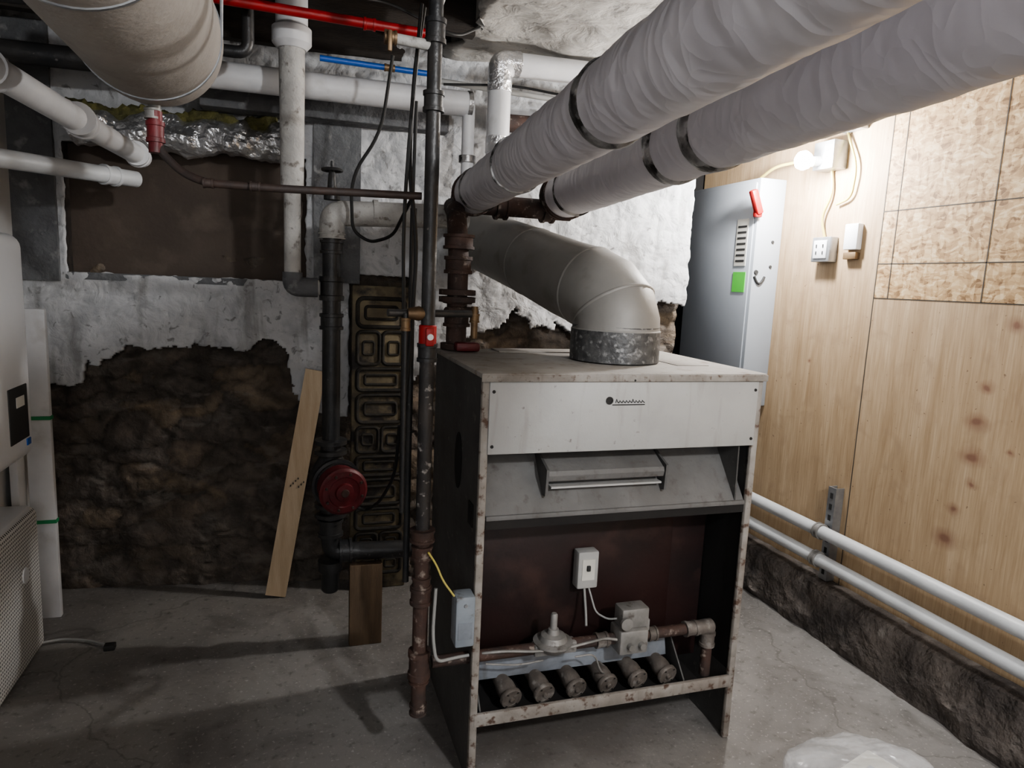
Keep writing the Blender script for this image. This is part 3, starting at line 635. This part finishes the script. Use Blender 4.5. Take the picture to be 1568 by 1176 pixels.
D.add('bottom_elbow',pipe([(0,2.70,1.50),(0,2.70,1.446),(.09,2.70,1.446)],.036,.04),m_gray)
C=Obj('white_insulated_ceiling_pipe',(.2,2.9,2.22))
C.add('run',pipe([(-.42,2.93,2.22),(.70,2.90,2.22)],.05,0,28),m_pvc)
C.add('drop',pipe([(.70,2.90,2.22),(.70,2.90,1.9)],.026,0,20),m_pvc)
bm=collar((.70,2.90,2.22),(1,0,0),.053,.02,None,False); bm=collar((.70,2.90,2.0),(0,0,1),.036,.03,bm,False); C.add('bands',bm,m_tape)
C2=Obj('white_insulated_elbow_pipe',(.82,2.85,2.2))
C2.add('run',pipe([(.815,2.85,1.9),(.815,2.85,2.385),(2.2,2.85,2.415)],.048,.07,28),m_pvc)
bm=collar((.815,2.85,2.28),(0,0,1),.051,.025,None,False); bm=collar((.885,2.85,2.388),(1,0,0),.051,.025,bm,False); bm=collar((.815,2.85,2.06),(0,0,1),.051,.07,bm,False)
bm=sweep(fillet([(.815,2.85,2.29),(.815,2.85,2.385),(.875,2.85,2.387)],.06),.0505,28,True,bm)
C2.add('foil_elbow_tape',bm,m_foil)
C3=Obj('rusty_ceiling_pipe',(1.1,3.0,2.2))
C3.add('run',pipe([(.86,3.02,2.19),(1.9,3.02,2.23)],.038),m_rust)
C3.add('thin_line',pipe([(.55,2.98,2.32),(1.4,2.98,2.30)],.012,0,14),m_wiregray)
bm=sweep(fillet([(.6,2.95,2.3),(.9,2.9,2.32),(1.1,2.78,2.27),(1.5,2.8,2.33)],.1),.005,8); C3.add('loose_cables',bm,m_wire)
RP=Obj('red_sprinkler_pipe',(.1,2.5,2.34))
RP.add('pipe',pipe([(-.55,2.5,2.35),(.45,2.5,2.336)],.016),m_red); RP.add('coupling',collar((.25,2.5,2.338),(1,0,0),.021,.04),m_red)
BP=Obj('blue_pex_line',(.35,2.95,2.296)); BP.add('tube',pipe([(.1,2.82,2.30),(.55,2.82,2.296)],.011),m_blue); BP.add('joint',collar((.36,2.82,2.298),(1,0,0),.014,.04),m_brass)
DP=Obj('dark_ceiling_pipes',(.0,2.4,2.4))
DP.add('black_drain',pipe([(.06,2.35,2.42),(.40,2.3,2.42),(.40,2.3,2.6)],.035,.05),m_black)
DP.add('black_elbow',pipe([(-.3,2.6,2.22),(-.14,2.6,2.22),(-.14,2.6,2.5)],.02,.04),m_black)
DP.add('white_slant',pipe([(.42,2.2,2.30),(.50,2.1,2.55)],.012),m_pvc2)
DP.add('long_black',pipe([(-1.1,2.62,2.30),(-.3,2.6,2.32)],.03),m_black)
DP.add('rear_black',pipe([(-1.1,3.05,2.24),(-.45,3.05,2.25)],.04),m_black)
bm=sweep(fillet([(-.2,2.3,2.44),(-.15,2.3,2.3),(-.08,2.35,2.38),(.0,2.3,2.33),(.1,2.3,2.43)],.06),.004,8)
bm=sweep(fillet([(.1,2.45,2.44),(.2,2.4,2.38),(.3,2.45,2.40),(.55,2.5,2.34),(.66,2.6,2.42)],.06),.005,8,True,bm)
bm=sweep(fillet([(-1.0,2.2,2.44),(-.9,2.2,2.2),(-.86,2.2,2.1),(-.8,2.25,2.3),(-.75,2.2,2.44)],.08),.004,8,True,bm); DP.add('dangling_wires',bm,m_wire)
mk('beam_gray_sill',box((-.35,3.09,2.14),(.66,3.2,2.24),.004),m_gray,False)
FO=Obj('foil_faced_insulation',(-.4,3.2,2.02))
def crump(p,i,a): return .026*fbm((p.x,p.y*.6,p.z),13,3)
pts=[(-.84+i*.012,wy(-.84+i*.012)-.17,2.03+.012*math.sin(i*.3)) for i in range(70)]
bm=sweep(pts,.07,30,True,None,crump)
FO.add('foil',bm,m_foil,False)
bm=sweep([(p[0]-.05,p[1]+.02,p[2]+.075) for p in pts],.03,14,True,None,lambda p,i,a:.02*fbm(p,30,3)); FO.add('fiberglass',bm,m_fiber)
LP=Obj('white_pvc_drain',(-.6,2.4,1.92))
LP.add('pipe',pipe([(-.545,3.0,1.905),(-.60,2.45,1.915),(-.66,1.9,1.93),(-.75,.6,1.95)],.036,.05),m_pvc)
bm=collar((-.60,2.42,1.916),(.1,-1,0),.047,.09); bm=collar((-.55,2.94,1.907),(.1,-1,0),.044,.07,bm); bm=collar((-.665,1.95,1.93),(.1,-1,0),.046,.06,bm); LP.add('couplings',bm,m_pvc)
LP2=Obj('gray_drain_pipe',(-.75,2.6,1.85))
LP2.add('pipe',pipe([(-.57,3.02,1.825),(-.9,2.55,1.81),(-1.05,2.2,1.81)],.030,.05),m_gpipe); LP2.add('coupling',collar((-.64,2.93,1.822),(-.58,-.8,0),.037,.06),m_gpipe)
LP3=Obj('white_pvc_branch',(-.8,2.3,1.99))
LP3.add('pipe',pipe([(-.655,2.5,1.96),(-.77,2.2,1.98),(-.87,1.9,1.99),(-.92,1.4,1.99)],.03,.05),m_pvc); LP3.add('coupling',collar((-.77,2.2,1.98),(-.4,-1,0),.04,.06),m_pvc)
# ---------------------------------------------------------------- left objects
U=Obj('wall_mounted_water_heater',(-.95,2.1,1.25))
U.add('cabinet',box((-1.1,1.75,.91),(-.755,2.40,1.575),.04,seg=5),m_white)
U.add('control_panel',box((-.758,2.20,.98),(-.752,2.34,1.14),.002),m_ink); U.add('display',box((-.753,2.25,1.08),(-.7505,2.31,1.11)),m_label,False); U.add('blue_badge',box((-.756,2.32,.955),(-.752,2.35,.975),.001),m_blue)
PC=Obj('perforated_radiator_cover',(-1.02,2.6,0))
PC.add('cover',box((-1.10,2.1,.0),(-.935,2.95,.575),.03,seg=4),m_perf); PC.add('top_cap',box((-1.10,2.12,.56),(-.945,2.9,.59),.01),m_white)
PC.add('badge',lathe((-.935,2.78,.36),(1,0,0),[(0,.03),(.004,.028)],24),m_white)
PC.add('cord',sweep(fillet([(-.94,2.92,.02),(-.88,2.95,.012),(-.78,2.92,.01),(-.70,2.86,.01)],.06),.005,8),m_wiregray); PC.add('plug',box((-.71,2.83,.0),(-.67,2.865,.022),.004),m_ink)
WP=Obj('white_trim_boards',(-1.0,3.2,.6))
WP.add('board_1',box((-1.035,3.17,.0),(-.945,3.20,1.31),.003),m_pvc); WP.add('board_2',box((-1.075,3.10,.0),(-1.045,3.18,1.31),.003),m_pvc)
bm=box((-1.038,3.166,.86),(-.942,3.202,.875)); bm=box((-1.038,3.166,.42),(-.942,3.202,.435),0,bm); WP.add('green_tape',bm,m_gtape,False)
# ---------------------------------------------------------------- right side
Z=Obj('electrical_disconnect_panel',(2.22,3.18,1.6))
Z.add('enclosure',box((2.15,2.88,.93),(PX,3.485,2.05),.004),m_epanel)
Z.add('door',box((2.142,2.90,.95),(2.150,3.47,2.03),.003),m_epanel)
bm=box((2.139,2.93,1.63),(2.142,3.02,1.86)); Z.add('warning_label',bm,m_label,False)
bm=None
for k in range(7): bm=box((2.138,2.94,1.65+k*.028),(2.1392,3.01,1.66+k*.028),0,bm)
Z.add('label_text',bm,m_ink,False)
Z.add('green_sticker',box((2.139,2.92,1.50),(2.142,3.02,1.60)),m_green,False); Z.add('lower_sticker',box((2.139,2.93,.98),(2.142,3.0,1.05)),m_label,False)
bm=box((2.12,2.85,1.86),(2.155,2.88,1.90),.006); bm=box((2.10,2.84,1.87),(2.135,2.875,1.99),.008,bm,Matrix.Rotation(-.4,3,'Y')); Z.add('red_handle',bm,m_red)
bm=lathe((2.17,2.88,1.60),(0,-1,0),[(0,.012),(.006,.01)],16); bm=lathe((2.25,2.88,1.75),(0,-1,0),[(0,.008),(.005,.007)],12,bm); bm=lathe((2.25,2.88,1.63),(0,-1,0),[(0,.008),(.005,.007)],12,bm)
bm=sweep([(2.16+.06*t/6,2.876,1.58-.035*math.sin(t/6*3.14)) for t in range(7)],.006,8,True,bm); Z.add('hinge_hardware',bm,m_ink)
LB=Obj('wall_bulb_light',(2.2,2.58,2.1))
LB.add('junction_box',box((2.22,2.50,2.05),(PX,2.62,2.17),.004),m_steel)
LB.add('upper_box',box((2.25,2.40,2.20),(PX,2.52,2.28),.004),m_steel)
bm=sweep([(2.24,2.58,2.09),(2.19,2.59,2.085)],.022,16); LB.add('socket',bm,m_white)
LB.add('bulb',lathe((2.195,2.59,2.085),(-1,0,0),[(0,.012),(.012,.018),(.03,.034),(.05,.042),(.07,.037),(.085,.02),(.090,.004)],24),m_bulb)
OB=Obj('electrical_outlet_box',(2.28,2.55,1.7))
OB.add('box',box((2.255,2.50,1.65),(PX,2.61,1.76),.004),m_steel); OB.add('receptacles',box((2.25,2.515,1.665),(2.256,2.595,1.745),.003),m_white)
bm=None
for y in (2.535,2.575):
    for z in (1.69,1.72): bm=box((2.248,y-.003,z-.007),(2.2505,y+.003,z+.007),0,bm)
OB.add('slots',bm,m_ink,False)
TB=Obj('white_sensor_box',(2.28,2.40,1.77)); TB.add('box',box((2.27,2.365,1.70),(PX,2.44,1.81),.005),m_white); TB.add('terminal',box((2.275,2.37,1.66),(PX,2.44,1.69),.003),m_brass)
YC=Obj('yellow_romex_cable',(2.28,2.55,1.9))
bm=sweep(fillet([(2.285,2.57,1.76),(2.28,2.60,1.85),(2.285,2.55,1.95),(2.285,2.57,2.05)],.05),.006,8)
bm=sweep(fillet([(2.285,2.50,2.20),(2.28,2.42,2.05),(2.285,2.44,1.92),(2.285,2.52,1.90)],.06),.005,8,True,bm)
bm=sweep(fillet([(2.28,2.60,2.12),(2.2,2.85,2.10),(2.2,2.95,2.06)],.08),.007,8,True,bm)
YC.add('cable',bm,m_yel)
for nm,z in (('wall_conduit_pipe',.475),('wall_conduit_pipe',.348)):
    O=Obj(nm,(2.2,1.5,z)); O.add('pipe',pipe([(2.21,3.55,z),(2.21,-1.6,z)],.028,0,24),m_gpipe)
    O.add('clamps',collar((2.21,2.32,z),(0,1,0),.036,.03),m_zinc)
US=Obj('strut_channel',(2.28,2.32,.45))
bm=box((2.255,2.30,.245),(2.262,2.345,.67)); bm=box((2.262,2.30,.245),(2.299,2.304,.67),0,bm); bm=box((2.262,2.341,.245),(2.299,2.345,.67),0,bm); US.add('channel',bm,m_steel,False)
bm=None
for k in range(8): bm=box((2.2535,2.315,.27+k*.05),(2.2555,2.33,.295+k*.05),0,bm)
US.add('slots',bm,m_ink,False)
# plastic bag
PB=Obj('clear_plastic_bag',(1.60,1.32,0))
bm=bmesh.new(); bmesh.ops.create_icosphere(bm,subdivisions=5,radius=1)
for v in bm.verts:
    n=v.co.copy(); r=1+.16*fbm(n,1.8,3)+.05*abs(fbm(n,4,3))
    v.co=V((1.58+n.x*.25*r,1.33+n.y*.24*r,max(.004,.08+n.z*.11*r)))
PB.add('bag',bm,m_bag)
rz=Matrix.Rotation(.3,3,'Z')
PB.add('contents',box((1.46,1.22,.03),(1.72,1.44,.13),.01,rot=rz),m_label); PB.add('printed_label',box((1.52,1.29,.131),(1.64,1.39,.134),rot=rz),m_epanel,False)
bm=None
for k in range(4): bm=box((1.54,1.30+k*.022,.1345),(1.62,1.306+k*.022,.1355),0,bm,rz)
PB.add('label_print',bm,m_ink,False)
CL=Obj('ceiling_bulb_light',(1.1,-.65,2.45))
CL.add('porcelain_base',lathe((1.1,-.65,2.5),(0,0,-1),[(0,.06),(.02,.058),(.05,.03),(.07,.025)],24),m_white)
CL.add('bulb',lathe((1.1,-.65,2.43),(0,0,-1),[(0,.013),(.03,.028),(.06,.033),(.085,.024),(.095,.004)],24),emis('lit_bulb_ceiling',(1,1,1),20))
def light(name,loc,e,r,c=(1,1,1)):
    l=bpy.data.lights.new(name,'POINT'); l.energy=e; l.shadow_soft_size=r; l.color=c
    o=bpy.data.objects.new(name,l); o.location=loc; S.collection.objects.link(o); return o
light('light_ceiling_bulb',(1.1,-.65,2.24),170,.06,(.97,.985,1))
light('light_wall_bulb',(2.05,2.55,2.07),80,.04,(1,.99,.98))
light('light_rear_fill',(-.2,-1.3,1.7),45,.35,(.97,.98,1))  # added soft fill behind the camera, stands for no actual lamp
w=bpy.data.worlds.new('World'); S.world=w; w.use_nodes=True; w.node_tree.nodes['Background'].inputs[0].default_value=(.5,.52,.55,1); w.node_tree.nodes['Background'].inputs[1].default_value=.3
# ---------------------------------------------------------------- camera
cd=bpy.data.cameras.new('camera'); cam=bpy.data.objects.new('camera',cd); S.collection.objects.link(cam); S.camera=cam
cd.sensor_width=36; cd.lens=36*1045/1568; cd.clip_start=.02
M_=Matrix.Rotation(math.radians(-18),4,'Z')@Matrix.Rotation(math.radians(90-8.5),4,'X')@Matrix.Rotation(math.radians(2.56),4,'Z')
cam.matrix_world=Matrix.Translation((0,0,1.5))@M_
